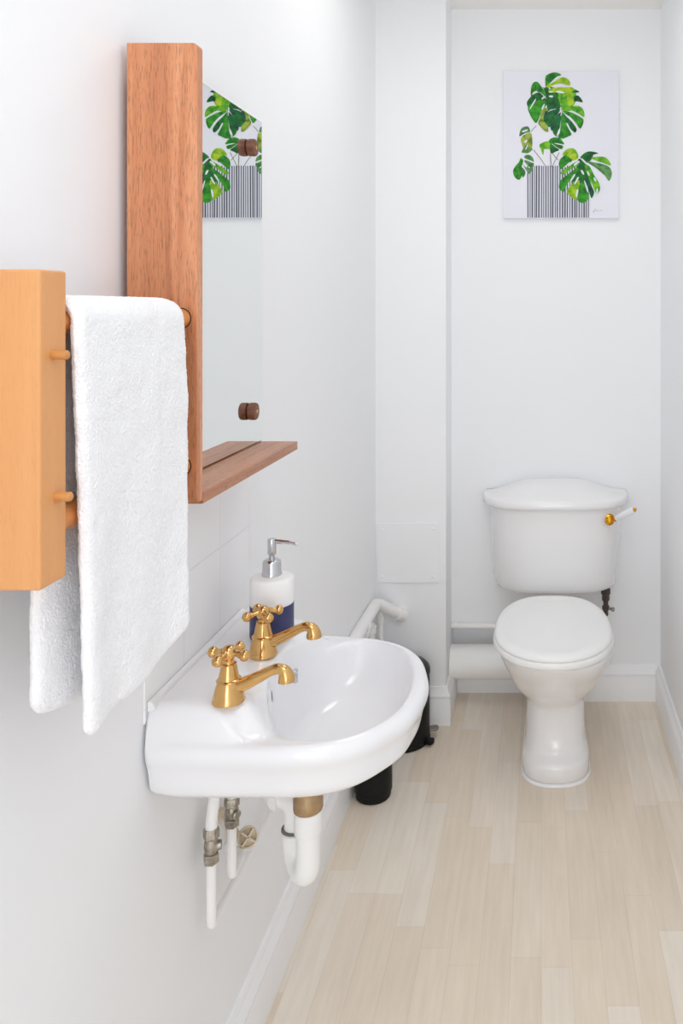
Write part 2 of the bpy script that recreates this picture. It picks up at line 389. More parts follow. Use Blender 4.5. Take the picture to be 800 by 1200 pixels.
for L in ([(415,275),(450,268),(510,285),(490,298),(420,288)], [(395,215),(460,190),(545,212),(470,222)], [(325,235),(345,232),(340,250)], [(330,275),(375,270),(370,285),(335,288)], [(330,325),(375,325),(370,345),(335,340)],
          [(245,355),(275,330),(280,345),(250,372)], [(105,475),(165,370),(175,380),(115,478)], [(130,310),(160,278),(195,272),(150,305)], [(245,470),(270,425),(280,432),(255,490)], [(375,150),(430,115),(470,100),(420,140)]):
    shape(zA(L), W_)
stroke(zA([(265,225),(290,320),(325,410)]), .8, S_)
# round front leaf
for L, mi in (([(480,470),(600,445),(690,450),(735,500),(742,575),(680,540),(600,500),(520,510)], B_), ([(495,500),(590,522),(680,565),(735,612),(697,712),(640,640),(580,575),(510,530)], M_),
              ([(485,520),(540,575),(600,635),(652,712),(632,757),(570,700),(520,620)], D_), ([(480,540),(530,640),(592,770),(560,800),(490,828),(440,812),(465,700)], M_),
              ([(472,555),(455,700),(430,802),(375,755),(400,670)], D_), ([(467,520),(440,620),(372,735),(348,690),(380,610)], T_),
              ([(462,490),(400,590),(343,692),(300,660),(268,600),(330,555),(400,505)], D_), ([(462,468),(400,525),(330,560),(270,602),(275,540),(310,505),(400,475)], T_)):
    shape(zA(L), mi)
for L in ([(420,795),(435,740),(460,705),(452,770)], [(310,525),(350,490),(420,480),(350,500)], [(535,660),(550,655),(600,760),(590,765)]):
    shape(zA(L), W_)
stroke(zA([(470,360),(480,470),(485,620)]), .7, S_)
# big low leaf
for L, mi in (([(310,200),(380,255),(440,310),(425,440),(300,480),(235,430),(280,300)], D_), ([(130,150),(180,95),(250,88),(290,130),(303,190),(240,222),(200,180),(150,170)], L_),
              ([(90,260),(110,200),(170,165),(235,220),(165,275),(108,315)], M_), ([(108,355),(200,285),(300,225),(325,260),(230,310),(150,372)], B_),
              ([(90,505),(108,440),(190,372),(300,300),(265,390),(180,480),(142,565),(95,530)], M_), ([(178,562),(240,470),(315,440),(305,560),(285,650),(228,622)], L_),
              ([(295,650),(310,520),(340,450),(392,500),(420,600),(402,660),(350,688)], M_), ([(355,440),(420,415),(450,500),(478,570),(450,635),(420,560),(390,470)], T_),
              ([(375,275),(432,295),(482,390),(532,470),(542,540),(505,590),(455,480),(400,380)], B_), ([(325,195),(375,137),(440,120),(522,140),(470,158),(455,200),(400,245)], D_),
              ([(448,190),(560,178),(622,200),(662,272),(580,248),(500,222)], B_), ([(385,228),(470,240),(560,258),(640,290),(674,360),(642,445),(590,380),(480,290)], S_)):
    shape(zC(L), mi)
for L in ([(330,200),(350,200),(395,245),(380,255)], [(255,265),(300,225),(318,235),(270,275)], [(150,290),(205,240),(212,248),(160,295)], [(215,440),(255,375),(270,380),(225,450)], [(262,470),(295,405),(308,415),(270,480)],
          [(330,325),(355,335),(368,375),(345,365)], [(400,340),(415,345),(430,385),(412,380)], [(275,600),(290,540),(305,550),(288,625)], [(368,450),(382,455),(415,560),(400,560)], [(470,410),(490,415),(500,450),(482,445)], [(500,590),(508,530),(520,535),(515,600)]):
    shape(zC(L), W_)
stroke(zC([(462,790),(490,765),(520,775),(570,768)]), .35, SG_); stroke(zC([(470,800),(480,775),(500,745)]), .3, SG_)
bmesh.ops.triangulate(bmP, faces=bmP.faces[:], ngon_method='EAR_CLIP')
finish('plant_print', bmP, PM, pic, smooth=False)

# ------------------------------------------------------------------ towel rail and towel
XO = -.462
yo0 = at_x(47, 500, XO).y; yo1 = at_x(78, 500, XO).y
zo1 = at_x(47, 315.5, XO).z; zo0 = at_x(47, 693, XO).z
rail = thing('towel_rail', (XL, (yo0 + yo1) / 2, zo0), 'beech wooden towel rail with pegged end board, carrying the white towel', 'towel rail')
rx, ry, rz = rail.location
bm = bmesh.new(); box(bm, (0, yo0 - ry, 0), (XO - rx, yo1 - ry, zo1 - rz)); finish('end_board', bm, BEECH_Z, rail, smooth=False, bevel=.0025, seg=3)
XPAN = -.456
yp0 = at_x(231, 400, XPAN).y; yp1 = at_x(237.5, 400, XPAN).y
RR = .0125
r1 = at_depth(212, 373, yp0 / S); r2 = at_depth(212, 546, yp0 / S)
for p in (r1, r2):
    bm = bmesh.new(); tube(bm, [(p.x - rx, yo1 - .01 - ry, p.z - rz), (p.x - rx, yp0 - .0006 - ry, p.z - rz)], RR, 32)
    finish('rail_dowel', bm, BEECH_Y, rail)
for px, py in ((62, 416), (66, 582)):
    p = at_x(px, py, XO)
    bm = bmesh.new(); tube(bm, [(p.x - .02 - rx, p.y - ry, p.z - rz), (p.x + .013 - rx, p.y - ry, p.z - rz)], .0045, 20, round_end=True)
    finish('peg', bm, BEECH_X, rail)

# towel: one thick sheet over the upper dowel
TX = r1.x + RR + .007
def edge(pts, x):
    q = [at_x(a, b, x) for a, b in pts]; return [(p.z, p.y) for p in q]
near = edge([(86, 392), (89, 470), (93, 600), (97, 740), (104, 870)], TX)
far = edge([(212, 376), (215, 430), (217, 480), (215.5, 560), (213.5, 640), (212, 738)], TX)
def lerp_edge(e, z):
    e = sorted(e)
    if z <= e[0][0]: return e[0][1]
    for (z0, y0), (z1, y1) in zip(e, e[1:]):
        if z <= z1: return y0 + (y1 - y0) * (z - z0) / (z1 - z0)
    return e[-1][1]
zbn, zbf = near[-1][0], far[-1][0]
xbk = r1.x - RR - .007
zbb = at_x(40, 838, xbk).z
bn_top, bn_bot = near[0][1], at_x(38, 835, xbk).y
NT, NS = 110, 330
def towel_pt(u, t):
    w = min(t, 1 - t) ; hem = .011 * (1 - min(1, min(t, 1 - t) / .06)) ** 2
    zb = zbn + (zbf - zbn) * t - .004 * math.sin(math.pi * t) + .004 * math.sin(8 * t) + hem
    zr = r1.z; ra = RR + .007
    zk = zbb - .075 * t * (1 - .5 * t) + hem
    front, arc, back = zr - zb, math.pi * ra, zr - zk
    s = u * (front + arc + back)
    if s < front:
        z = zb + s; x = TX; y = lerp_edge(near, z) * (1 - t) + lerp_edge(far, z) * t
        h = (zr - z) / front
        x += .0045 * h * math.sin(5.0 * t + 1.5 + 1.2 * h) + .0025 * h * math.sin(11 * t + 3 * h) - .006 * h * (1 - min(1, t / .12)) ** 2
    elif s < front + arc:
        a = (s - front) / ra; x = r1.x + ra * math.cos(a); z = zr + ra * math.sin(a) * (1 - .12 * sstep(.9, 1, t))
        y = near[0][1] * (1 - t) + far[0][1] * t
    else:
        q = (s - front - arc) / back; z = zr - q * back; x = xbk + .003 * q * math.sin(6 * t)
        y0 = bn_top + (bn_bot - bn_top) * q; y = y0 * (1 - t) + (far[0][1] + .004) * t
    n2 = noise.noise(Vector((y * 30, z * 26, x * 20))); n1 = noise.noise(Vector((y * 90, z * 90, x * 60)))
    return Vector((x + n2 * .0012 + n1 * .0004, y + .0012 * noise.noise(Vector((z * 60, t * 9, u * 30))), z))
G = [[towel_pt(i / NS, j / NT) for j in range(NT + 1)] for i in range(NS + 1)]
bm = bmesh.new(); SA, SB = [], []
for i in range(NS + 1):
    ra_, rb_ = [], []
    for j in range(NT + 1):
        du = G[min(i + 1, NS)][j] - G[max(i - 1, 0)][j]; dt = G[i][min(j + 1, NT)] - G[i][max(j - 1, 0)]
        nrm = dt.cross(du).normalized()
        ed = min(j / NT * .235, (NT - j) / NT * .235, i / NS * .92, (NS - i) / NS * .92)       # metres from the nearest edge
        q = min(1, ed / .011); th = .0066 * math.sqrt(max(0, 1 - (1 - q) ** 2)) + .0004
        ra_.append(bm.verts.new(G[i][j] + nrm * th)); rb_.append(bm.verts.new(G[i][j] - nrm * th))
    SA.append(ra_); SB.append(rb_)
for i in range(NS):
    for j in range(NT):
        bm.faces.new((SA[i][j], SA[i][j+1], SA[i+1][j+1], SA[i+1][j])); bm.faces.new((SB[i][j], SB[i+1][j], SB[i+1][j+1], SB[i][j+1]))
for i in range(NS):
    bm.faces.new((SA[i][0], SA[i+1][0], SB[i+1][0], SB[i][0])); bm.faces.new((SA[i][NT], SB[i][NT], SB[i+1][NT], SA[i+1][NT]))
for j in range(NT):
    bm.faces.new((SA[0][j], SB[0][j], SB[0][j+1], SA[0][j+1])); bm.faces.new((SA[NS][j], SA[NS][j+1], SB[NS][j+1], SB[NS][j]))
towel = finish('towel', bm, TERRY, angle=180)
ss = towel.modifiers.new('sub', 'SUBSURF'); ss.levels = 1; ss.render_levels = 1
tx = bpy.data.textures.new('terry_pile', 'CLOUDS'); tx.noise_scale = .0022; tx.noise_depth = 2
dp = towel.modifiers.new('pile', 'DISPLACE'); dp.texture = tx; dp.strength = .0019; dp.mid_level = .5; dp.texture_coords = 'GLOBAL'
tag(towel, 'white fluffy terry towel folded over the wooden rail', 'towel')

# ------------------------------------------------------------------ mirror with side panel and shelf
XM = -.522
ym1 = at_x(307, 330, XM).y; zmt = at_x(307, 143, XM).z
zpt = at_x(231, 50, XPAN).z; zpb = at_x(231, 589.5, XPAN).z
zst = at_x(307, 517, XM).z; zsb = zst - .0155
mir = thing('wall_mirror', (XL, (yp0 + ym1) / 2, zpb), 'frameless wall mirror with red-brown wood side panel and shelf above the basin', 'mirror')
mx_, my_, mz_ = mir.location
def mb(a, b): return (a[0]-mx_, a[1]-my_, a[2]-mz_), (b[0]-mx_, b[1]-my_, b[2]-mz_)
# side panel with rounded outer top corner
bm = bmesh.new(); rc = .006
prof = [(XL + .0105, zpb), (XPAN, zpb), (XPAN, zpt - rc)] + [(XPAN - rc + rc * math.cos(R(a)), zpt - rc + rc * math.sin(R(a))) for a in (22, 45, 67, 90)] + [(XL + .0105, zpt)]
loft(bm, [[(x - mx_, y - my_, z - mz_) for x, z in prof] for y in (yp0, yp1)])
panel = finish('side_panel', bm, SAPELE_Z, mir, smooth=False, bevel=.0008)
for p in (r1, r2):
    bm = bmesh.new(); n = 40; M = Matrix.Translation((p.x - mx_, yp0 - .0005 - my_, p.z - mz_)) @ Matrix.Rotation(R(90), 4, 'X')
    ri, ro = RR + .0002, RR + .0014
    loft(bm, [[M @ Vector((r * math.cos(2*math.pi*i/n), r * math.sin(2*math.pi*i/n), zz)) for i in range(n)] for r, zz in ((ri, -.0004), (ro, -.0004), (ro, .0002), (ri, .0002), (ri, -.0004))], False, False)
    finish('dowel_hole', bm, DARK, panel)
bm = bmesh.new(); box(bm, *mb((XL, yp1 + .02, zst + .03), (XM - .0046, ym1 - .02, zmt - .03))); finish('backing_board', bm, SAPELE_Z, mir, smooth=False)
bm = bmesh.new(); box(bm, *mb((XM - .0045, yp1 + .0005, zst + .0008), (XM, ym1, zmt)))
glass = finish('mirror_glass', bm, [GLASSEDGE, MIRROR], mir, smooth=False)
for p in glass.data.polygons:
    if p.normal.x > .9: p.material_index = 1
bv = glass.modifiers.new('bevel', 'BEVEL'); bv.width = .0019; bv.segments = 1; bv.limit_method = 'ANGLE'; bv.material = 0
bm = bmesh.new(); box(bm, *mb((XL + .001, yp1 + .0003, zsb), (XPAN, ym1 + .001, zst))); finish('shelf', bm, SAPELE_Y, mir, smooth=False, bevel=.001)
for px, py in ((290.5, 173), (291.5, 482)):
    p = at_x(px, py, XM)
    M = axis_matrix((p.x - mx_ + .0003, p.y - my_, p.z - mz_), (1, 0, 0))
    bm = bmesh.new(); lathe(bm, [(.0125, 0), (.0148, .0012), (.0155, .004), (.0155, .011), (.0145, .0135), (.010, .0145), (.0042, .0147), (.004, .0138)], 28, M)
    bt = finish('mirror_button', bm, BUTTON, mir)
    bm = bmesh.new(); M2 = axis_matrix((p.x - mx_ + .0145, p.y - my_, p.z - mz_), (1, 0, 0)); lathe(bm, [(.0036, 0), (.0036, .0006), (.002, .0012)], 16, M2)
    finish('screw', bm, BRASS, bt)

# ------------------------------------------------------------------ tiles
yt0, yt1 = S * 1.182, S * 1.632; XT = -.5572
bm = bmesh.new(); box(bm, (XL, S * 1.200, .815), (XT, yt1, zsb - .0015))
tile = finish('tile_splashback', bm, tile_mat(.985 - .3, yt1 - 3 * .1425, .1425, .15), smooth=False, bevel=.001)
tag(tile, 'white square-tiled splashback between washbasin and mirror shelf', 'splashback')

# ------------------------------------------------------------------ washbasin
XBK = XT + .0006
DC = 1.366
half = [(XBK, .174), (-.52, .177), (-.47, .181), (-.40, .185), (-.35, .1865), (-.30, .178), (-.258, .155), (-.224, .117), (-.195, .064)]
far_half = [(XBK, .232), (-.52, .236), (-.47, .239), (-.40, .238), (-.35, .230), (-.308, .222), (-.266, .202), (-.235, .174), (-.210, .135), (-.194, .085)]
out_pts = [(x, -h) for x, h in half] + [(-.1835, .020)] + [(x, h) for x, h in far_half[::-1]]
sp = spline([(x, h, 0) for x, h in out_pts], 14)
outline = [Vector((v.x, v.y)) for v in sp]
CB = Vector((-.318, 0))
NB = 192
def ray_outline(c, th, poly):
    d = Vector((math.cos(th), math.sin(th))); best = None
    n = len(poly)
    for i in range(n):
        a, b = poly[i] - c, poly[(i + 1) % n] - c
        e = b - a; den = d.x * e.y - d.y * e.x
        if abs(den) < 1e-12: continue
        t = (a.x * e.y - a.y * e.x) / den; u = (a.x * d.y - a.y * d.x) / den
        if t > 0 and -1e-6 <= u <= 1 + 1e-6: best = t if best is None else max(best, t)
    return best
ths = [2 * math.pi * k / NB for k in range(NB)]
# snap to the two back corners so that they stay crisp
for h in (-.174, .232):
    ta = math.atan2(h, XBK - CB.x) % (2 * math.pi)
    k = min(range(NB), key=lambda q: abs(ths[q] - ta)); ths[k] = ta
OUT = [CB + Vector((math.cos(t), math.sin(t))) * ray_outline(CB, t, outline) for t in ths]
def inner_pt(t):
    a = .107 if math.cos(t) > 0 else .110; b = .157 if math.sin(t) < 0 else .204; n = 2.15
    c, s = abs(math.cos(t)), abs(math.sin(t))
    r = 1 / ((c / a) ** n + (s / b) ** n) ** (1 / n)
    return CB + Vector((math.cos(t), math.sin(t))) * r
INN = [inner_pt(t) for t in ths]
RZ, DZ = .790, .048          # bowl rim height, and how much higher the tap ledge stands
def rim_z(x): return RZ + DZ * sstep(-.385, -.428, x)
def rim_side(x): return RZ + DZ * sstep(-.405, -.468, x)
def yn(p): return abs(p.y) if p.y < 0 else p.y * .174 / .232
def edge_z(p): return RZ + DZ * sstep(.1745, .160, yn(p)) * sstep(XBK + .03, XBK + .004, p.x)
def inset(p, d):
    v = p - CB; q = p - v.normalized() * d
    return Vector((max(q.x, XBK) if p.x > XBK + 1e-4 else XBK, q.y)) if p.x > XBK + 1e-4 else Vector((XBK, p.y * (1 - d / .2)))
def ring3(pts, zf): return [Vector((p.x, S * (DC + p.y), zf(p))) for p in pts]
rings = []
rings.append(ring3([CB + (p - CB) * .62 + Vector((-.03, 0)) for p in OUT], lambda p: .684))
for ins, z in ((.040, .702), (.020, .714), (.0145, .721), (.0118, .736), (.0085, .750), (.0055, .757), (.0025, .763)):
    rings.append(ring3([inset(p, ins) for p in OUT], lambda p, z=z: z))
rings.append(ring3(OUT, lambda p: .770 + .6 * (edge_z(p) - RZ)))
rings.append(ring3(OUT, lambda p: edge_z(p) - .0125))
rings.append(ring3([inset(p, .0025) for p in OUT], lambda p: edge_z(p) - .0060))
rings.append(ring3([inset(p, .0065) for p in OUT], lambda p: edge_z(p) - .0018))
rings.append(ring3([inset(p, .012) for p in OUT], edge_z))
for k, g in ((.04, .15), (.10, .62), (.17, .92), (.26, 1), (.5, 1), (.75, 1)):
    mid = [inset(p, .0125).lerp(q, k) for p, q in zip(OUT, INN)]
    rings.append(ring3(mid, lambda p, g=g, k=k: RZ + ((rim_side(p.x) if k < .3 else rim_z(p.x)) - RZ) * max(g, sstep(.172, .156, yn(p)) * sstep(XBK + .06, XBK + .02, p.x))))
rings.append(ring3(INN, lambda p: rim_z(p.x) - .003))
DR = Vector((-.372, 0))
for sc_, z, b in ((.985, .008, 0), (.965, .016, .02), (.93, .032, .06), (.87, .054, .12), (.76, .074, .25), (.6, .087, .45), (.4, .094, .7), (.2, .098, .9), (.11, .100, 1)):
    rings.append(ring3([(CB.lerp(DR, b)) + (p - CB) * sc_ for p in INN], lambda p, z=z, s=sc_: RZ - z + (DZ * sstep(-.385, -.428, p.x) * sstep(.75, .97, s))))
bas = thing('washbasin', (XT, S * DC, .70), 'white ceramic wall-hung washbasin with two gold taps on its back ledge', 'washbasin')
def loc(rings, o): return [[p - o.location for p in r] for r in rings]
bm = bmesh.new(); loft(bm, loc(rings, bas)); 
from mathutils.bvhtree import BVHTree
tmp = bm.copy(); bmesh.ops.recalc_face_normals(tmp, faces=tmp.faces); basin_tree = BVHTree.FromBMesh(tmp)
def on_basin(px, py):
    v = ray(px, py).normalized(); o = Vector((0, 0, H)) - bas.location
    h = basin_tree.ray_cast(o, v); n = h[1] if h[1].dot(v) < 0 else -h[1]
    return h[0], n
finish('basin', bm, CERAMIC, bas, angle=70, subsurf=1)
# upstand along the wall
bm = bmesh.new()
ua, ub = S * (DC - .174), S * (DC + .232)
prof = [(XBK, .830), (XBK + .012, .832), (XBK + .009, .840), (XBK + .006, .8435), (XBK + .002, .845), (XBK, .845)]
loft(bm, [[Vector((x, y, z)) - bas.location for x, z in prof] for y in (ua + .012, ub - .012)])
finish('back_ledge', bm, CERAMIC, bas, bevel=.002)
# overflow slit and chain stay
hit, nr = on_basin(318.5, 816)
dn = (Vector((.3, 0, -1)) - nr * nr.dot(Vector((.3, 0, -1)))).normalized(); sd = nr.cross(dn)
bm = bmesh.new(); n = 24
loft(bm, [[hit + dn * (.0085 * k * math.cos(2*math.pi*i/n)) + sd * (.0021 * k * math.sin(2*math.pi*i/n)) + nr * z for i in range(n)] for k, z in ((1, -.003), (1, .0004), (.75, .0007))])
finish('overflow_slot', bm, base_mat('overflow_shade', srgb(120, 118, 124), .6), bas)
hit, nr = on_basin(345, 790)
bm = bmesh.new(); lathe(bm, [(.0055, -.012), (.0055, .0005), (.004, .001), (.0035, .003), (.0055, .004), (.0062, .0065), (.005, .009), (.002, .0097)], 20, Matrix.Translation(hit + Vector((0, 0, -.001))))
finish('plug_chain_stay', bm, CHROME, bas)

# ------------------------------------------------------------------ taps
def make_tap(label):
    t = thing('basin_tap', (0, 0, 0), label, 'tap', 'gold taps on the washbasin')
    bm = bmesh.new()
    lathe(bm, [(.0225, 0), (.0228, .0015), (.0218, .004), (.0212, .008), (.0195, .016), (.0172, .024), (.0160, .0285), (.0172, .0292), (.0175, .0305), (.0166, .0315),
               (.0145, .0325), (.0138, .036), (.0118, .046), (.0104, .0525), (.0108, .0532), (.0104, .054), (.0072, .0548), (.0066, .057), (.0072, .0585), (.0072, .060), (.004, .0605)], 40)
    finish('body', bm, BRASS, t)
    bm = bmesh.new()
    path = spline([(.004, 0, .018), (.022, 0, .024), (.044, 0, .0345), (.060, 0, .0425), (.070, 0, .0455), (.0790, 0, .0425), (.0825, 0, .035), (.083, 0, .028)], 6)
    rr = []
    for i in range(len(path)):
        u = i / (len(path) - 1); rr.append(.0105 - .0032 * sstep(0, .45, u) + .0046 * sstep(.55, .95, u))
    tube(bm, path, rr, 24); 
    sp_ = finish('spout', bm, BRASS, t)
    bm = bmesh.new(); lathe(bm, [(.0095, .0), (.0095, .0003), (.003, .0003)], 20, axis_matrix((.0831, 0, .0276), (.05, 0, -1)))
    finish('outlet', bm, DARK, sp_)
    bm = bmesh.new()
    lathe(bm, [(.006, .058), (.0085, .0605), (.0105, .065), (.0108, .069), (.0098, .074), (.0068, .078), (.003, .0792)], 28)
    hd = finish('cross_handle', bm, BRASS, t)
    for k in range(4):
        a = R(90 * k); d = Vector((math.cos(a), math.sin(a), 0)); c0 = Vector((0, 0, .069))
        bm = bmesh.new()
        tube(bm, spline([c0 + d * .006, c0 + d * .011 + Vector((0, 0, .0008)), c0 + d * .017 - Vector((0, 0, .001)), c0 + d * .023 - Vector((0, 0, .002))], 4), [.0062, .006, .0056, .0051, .0046, .0042, .0041, .0042, .0044, .0047, .005, .0052, .0054], 16)
        lathe(bm, [(.0042, .0195), (.0070, .0225), (.0080, .0258), (.0074, .0290), (.0054, .0315), (.0026, .0324), (.002, .0334), (.0002, .0338)], 18, axis_matrix(c0 - Vector((0, 0, .002)), d))
        finish('handle_arm', bm, BRASS, hd)
    return t, hd
def copy_tree(o, parent=None):
    c = o.copy(); C.objects.link(c); c.parent = parent
    for ch in [q for q in bpy.data.objects if q.parent == o]: copy_tree(ch, c)
    return c
tapn, hdn = make_tap('gold cross-head tap nearer the hanging towel')
tapf = copy_tree(tapn); tapf['label'] = 'gold cross-head tap right in front of the soap dispenser'
ZD = .8378
p = at_z(268, 821, ZD); tapn.location = (p.x, p.y, ZD)
p = at_z(308, 767, ZD); tapf.location = (p.x, p.y, ZD)
hdn.rotation_euler.z = R(-14)
tapn.rotation_euler.z = R(0)
[q for q in tapf.children if q.name.startswith('cross_handle')][0].rotation_euler.z = R(38)

# ------------------------------------------------------------------ soap dispenser
p = at_z(318.5, 744, ZD)
soap = thing('soap_dispenser', (p.x, p.y, ZD), 'white and navy soap dispenser with chrome pump on the basin corner', 'soap dispenser')
rb = .0365
bm = bmesh.new(); lathe(bm, [(rb - .001, .0555), (rb, .0565), (rb, .097), (rb - .0008, .0995), (rb - .0028, .1016), (rb - .006, .1026), (.017, .1037), (.012, .104)], 48); finish('upper_bottle', bm, WHITEG, soap)
bm = bmesh.new(); lathe(bm, [(rb - .003, 0.0003), (rb - .0005, .0015), (rb, .004), (rb, .056)], 48); finish('lower_bottle', bm, NAVY, soap)
bm = bmesh.new(); lathe(bm, [(.0165, .1035), (.0168, .107), (.0158, .1085), (.0155, .126), (.0145, .1285), (.011, .1305), (.0065, .131)], 40); pc = finish('pump_collar', bm, CHROME, soap)
bm = bmesh.new(); lathe(bm, [(.0052, .130), (.0052, .138), (.0072, .141), (.0072, .164), (.0066, .166), (.002, .1665)], 32); ph = finish('pump_head', bm, CHROME, soap)
bm = bmesh.new(); tube(bm, spline([(.004, 0, .1615), (.02, -.002, .161), (.034, -.003, .160), (.0445, -.004, .1572)], 6), [.0038] * 6 + [.0033] * 6 + [.0028] * 6 + [.0024], 16); finish('nozzle', bm, CHROME, ph)

# ------------------------------------------------------------------ waste trap under the basin
wd = at_z(361, 940, .59)
trap = thing('basin_waste_trap', (wd.x, wd.y, .463), 'white plastic U-bend waste trap with brass collar under the washbasin', 'waste trap')
def L3(o, *pts): return [Vector(q) - o.location for q in pts]
w = wd.x; wy = wd.y
o0 = trap.location
bm = bmesh.new(); lathe(bm, [(.0205, .224), (.0205, .150), (.0222, .149), (.0226, .140), (.0238, .138), (.0240, .119), (.0232, .116), (.0205, .115)], 36); 
for a in range(0): pass
finish('brass_collar', bm, DBRASS, trap)
bm = bmesh.new(); lathe(bm, [(.0218, .1145), (.0225, .113), (.0225, .080), (.0205, .076), (.0200, .074)], 36); finish('trap_nut', bm, PLASTIC, trap)
# U-bend: down, round towards the wall and away, up again
ux, uy = -.036, .046
bm = bmesh.new()
path = [Vector((0, 0, .078)), Vector((0, 0, .06))] 
for k in range(0, 13):
    a = math.pi * k / 12; path.append(Vector((ux * (1 - math.cos(a)) / 2, uy * (1 - math.cos(a)) / 2, .030 - .030 * math.sin(a))))
path += [Vector((ux, uy, .034)), Vector((ux, uy, .040))]
tube(bm, path, .0195, 28); finish('u_bend', bm, PLASTIC, trap)
bm = bmesh.new(); M = Matrix.Translation((ux, uy, .031)); lathe(bm, [(.0212, 0), (.0225, .001), (.0225, .020), (.0205, .022)], 32, M); finish('trap_nut', bm, PLASTIC, trap)
bm = bmesh.new(); M = Matrix.Translation((ux, uy, .0535)); lathe(bm, [(.0205, 0), (.0222, .0008), (.0222, .003), (.0200, .004)], 32, M); finish('rubber_seal', bm, GREYRUB, trap)
bm = bmesh.new(); tube(bm, bend([(ux, uy, .056), (ux, uy, .104), (ux - .052, uy + .016, .104), (ux - .075, uy + .075, .100)], .026), .0175, 28); el = finish('outlet_elbow', bm, PLASTIC, trap)
for q, d in ((Vector((ux - .030, uy + .009, .104)), (-.052, .016, 0)), (Vector((ux - .071, uy + .064, .1006)), (-.023, .059, -.004))):
    bm = bmesh.new(); lathe(bm, [(.0185, -.007), (.0218, -.006), (.0218, .006), (.0185, .007)], 32, axis_matrix(q, d)); finish('elbow_ring', bm, PLASTIC, el)
WASTE0 = Vector((ux - .076, uy + .078, .0998)) + o0

# ------------------------------------------------------------------ supply pipes under the basin
def valve(bm_parent, x, y, z0, z1, faced):
    """isolation valve between z0 and z1 as a child of bm_parent (local coords)"""
    h = z1 - z0; hexn = 6
    bm = bmesh.new()
    def hexring(r, z, a0=0): return [Vector((x + r * math.cos(R(a0 + 60 * i)), y + r * math.sin(R(a0 + 60 * i)), z)) for i in range(6)]
    loft(bm, [hexring(.0115, z0), hexring(.0125, z0 + h * .03), hexring(.0125, z0 + h * .24), hexring(.0115, z0 + h * .27)])
    v = finish('isolation_valve', bm, NICKEL, bm_parent, angle=25)
    bm = bmesh.new()
    loft(bm, [hexring(.0115, z1 - h * .30, 15), hexring(.0125, z1 - h * .27, 15), hexring(.0125, z1 - h * .05, 15), hexring(.0115, z1, 15)])
    finish('compression_nut', bm, NICKEL, v, angle=25)
    bm = bmesh.new(); lathe(bm, [(.0085, z0 + h * .25), (.0105, z0 + h * .36), (.0115, z0 + h * .48), (.0105, z0 + h * .62), (.0085, z1 - h * .28)], 24, Matrix.Translation((x, y, 0)))
    finish('valve_body', bm, NICKEL, v)
    bm = bmesh.new(); lathe(bm, [(.0075, .006), (.0075, .0145), (.0060, .016), (.0055, .0152), (.0015, .0150)], 20, axis_matrix((x, y, z0 + h * .47), faced)); sw = finish('valve_screw', bm, NICKEL, v)
    return v
XPZ = -.533
q0 = at_x(247.5, 1086, XPZ)
pipe1 = thing('supply_pipe', (q0.x, q0.y, q0.z), 'white supply pipe nearer the camera, with isolation valve, running along the wall', 'water pipe', 'supply pipes under the basin')
zt = .697
v0 = at_x(249, 1008, XPZ).z; v1 = at_x(250, 966, XPZ).z
bm = bmesh.new(); tube(bm, bend([(0, 0, v0 + .01 - q0.z), (0, 0, 0), (0, S * 1.74 - q0.y, .004), (XL + .001 - q0.x, S * 1.765 - q0.y, .004)], .012), .0077, 20); finish('lower_pipe', bm, PIPEW, pipe1)
bm = bmesh.new(); tube(bm, spline([(0, 0, v1 - .004 - q0.z), (.001, .001, v1 + .02 - q0.z), (.004, .003, v1 + .05 - q0.z), (.008, .005, zt - q0.z)], 6), .0092, 20); finish('upper_pipe', bm, PIPEW, pipe1)
valve(pipe1, 0, 0, v0 - q0.z, v1 - q0.z, (.9, .3, 0))
XP2 = -.521
q1 = at_x(271.5, 1027, XP2)
pipe2 = thing('supply_pipe', (q1.x, q1.y, q1.z), 'short white supply pipe farther back, below a corroded nickel valve', 'water pipe', 'supply pipes under the basin')
w0 = at_x(272.5, 966, XP2).z; w1 = at_x(273.5, 931, XP2).z
bm = bmesh.new(); tube(bm, bend([(0, 0, w0 + .01 - q1.z), (0, 0, 0), (-.002, .055, .0), (XL + .001 - q1.x, .075, 0)], .012), .0077, 20); finish('lower_pipe', bm, PIPEW, pipe2)
bm = bmesh.new(); tube(bm, spline([(0, 0, w1 - .004 - q1.z), (.004, .004, w1 + .03 - q1.z), (.012, .01, zt - q1.z)], 6), .0085, 20); finish('upper_pipe', bm, PIPEW, pipe2)
valve(pipe2, 0, 0, w0 - q1.z, w1 - q1.z, (.8, -.5, 0))
# stopcock handle on the wall
q = at_x(290, 981, -.522)
stop = thing('stopcock', (q.x, q.y, q.z), 'round cream cross-ribbed stopcock handle on the wall under the basin', 'stopcock')
M = axis_matrix((0, 0, 0), (.42, -.80, .42))
bm = bmesh.new(); lathe(bm, [(.007, -.022), (.007, -.006), (.0165, -.005), (.0178, -.003), (.0178, .003), (.0168, .0045), (.0150, .0048), (.0142, -.0015), (.001, -.0015)], 36, M); hw = finish('hand_wheel', bm, CREAM, stop)
for a in (48, 138):
    Mb = M @ Matrix.Rotation(R(a), 4, 'Z')
    bm = bmesh.new(); box(bm, (-.0150, -.0017, -.0012), (.0150, .0017, .0085)); bm.transform(Mb); finish('cross_rib', bm, CREAM, hw, smooth=False)
back = M @ Vector((0, 0, -.024))
bm = bmesh.new(); tube(bm, bend([back + (M @ Vector((0, 0, .006)) - M @ Vector((0, 0, 0))), back, (XL + .0005 - q.x, back.y + .006, back.z)], .006), .0065, 16); finish('valve_stem', bm, CREAM, stop)
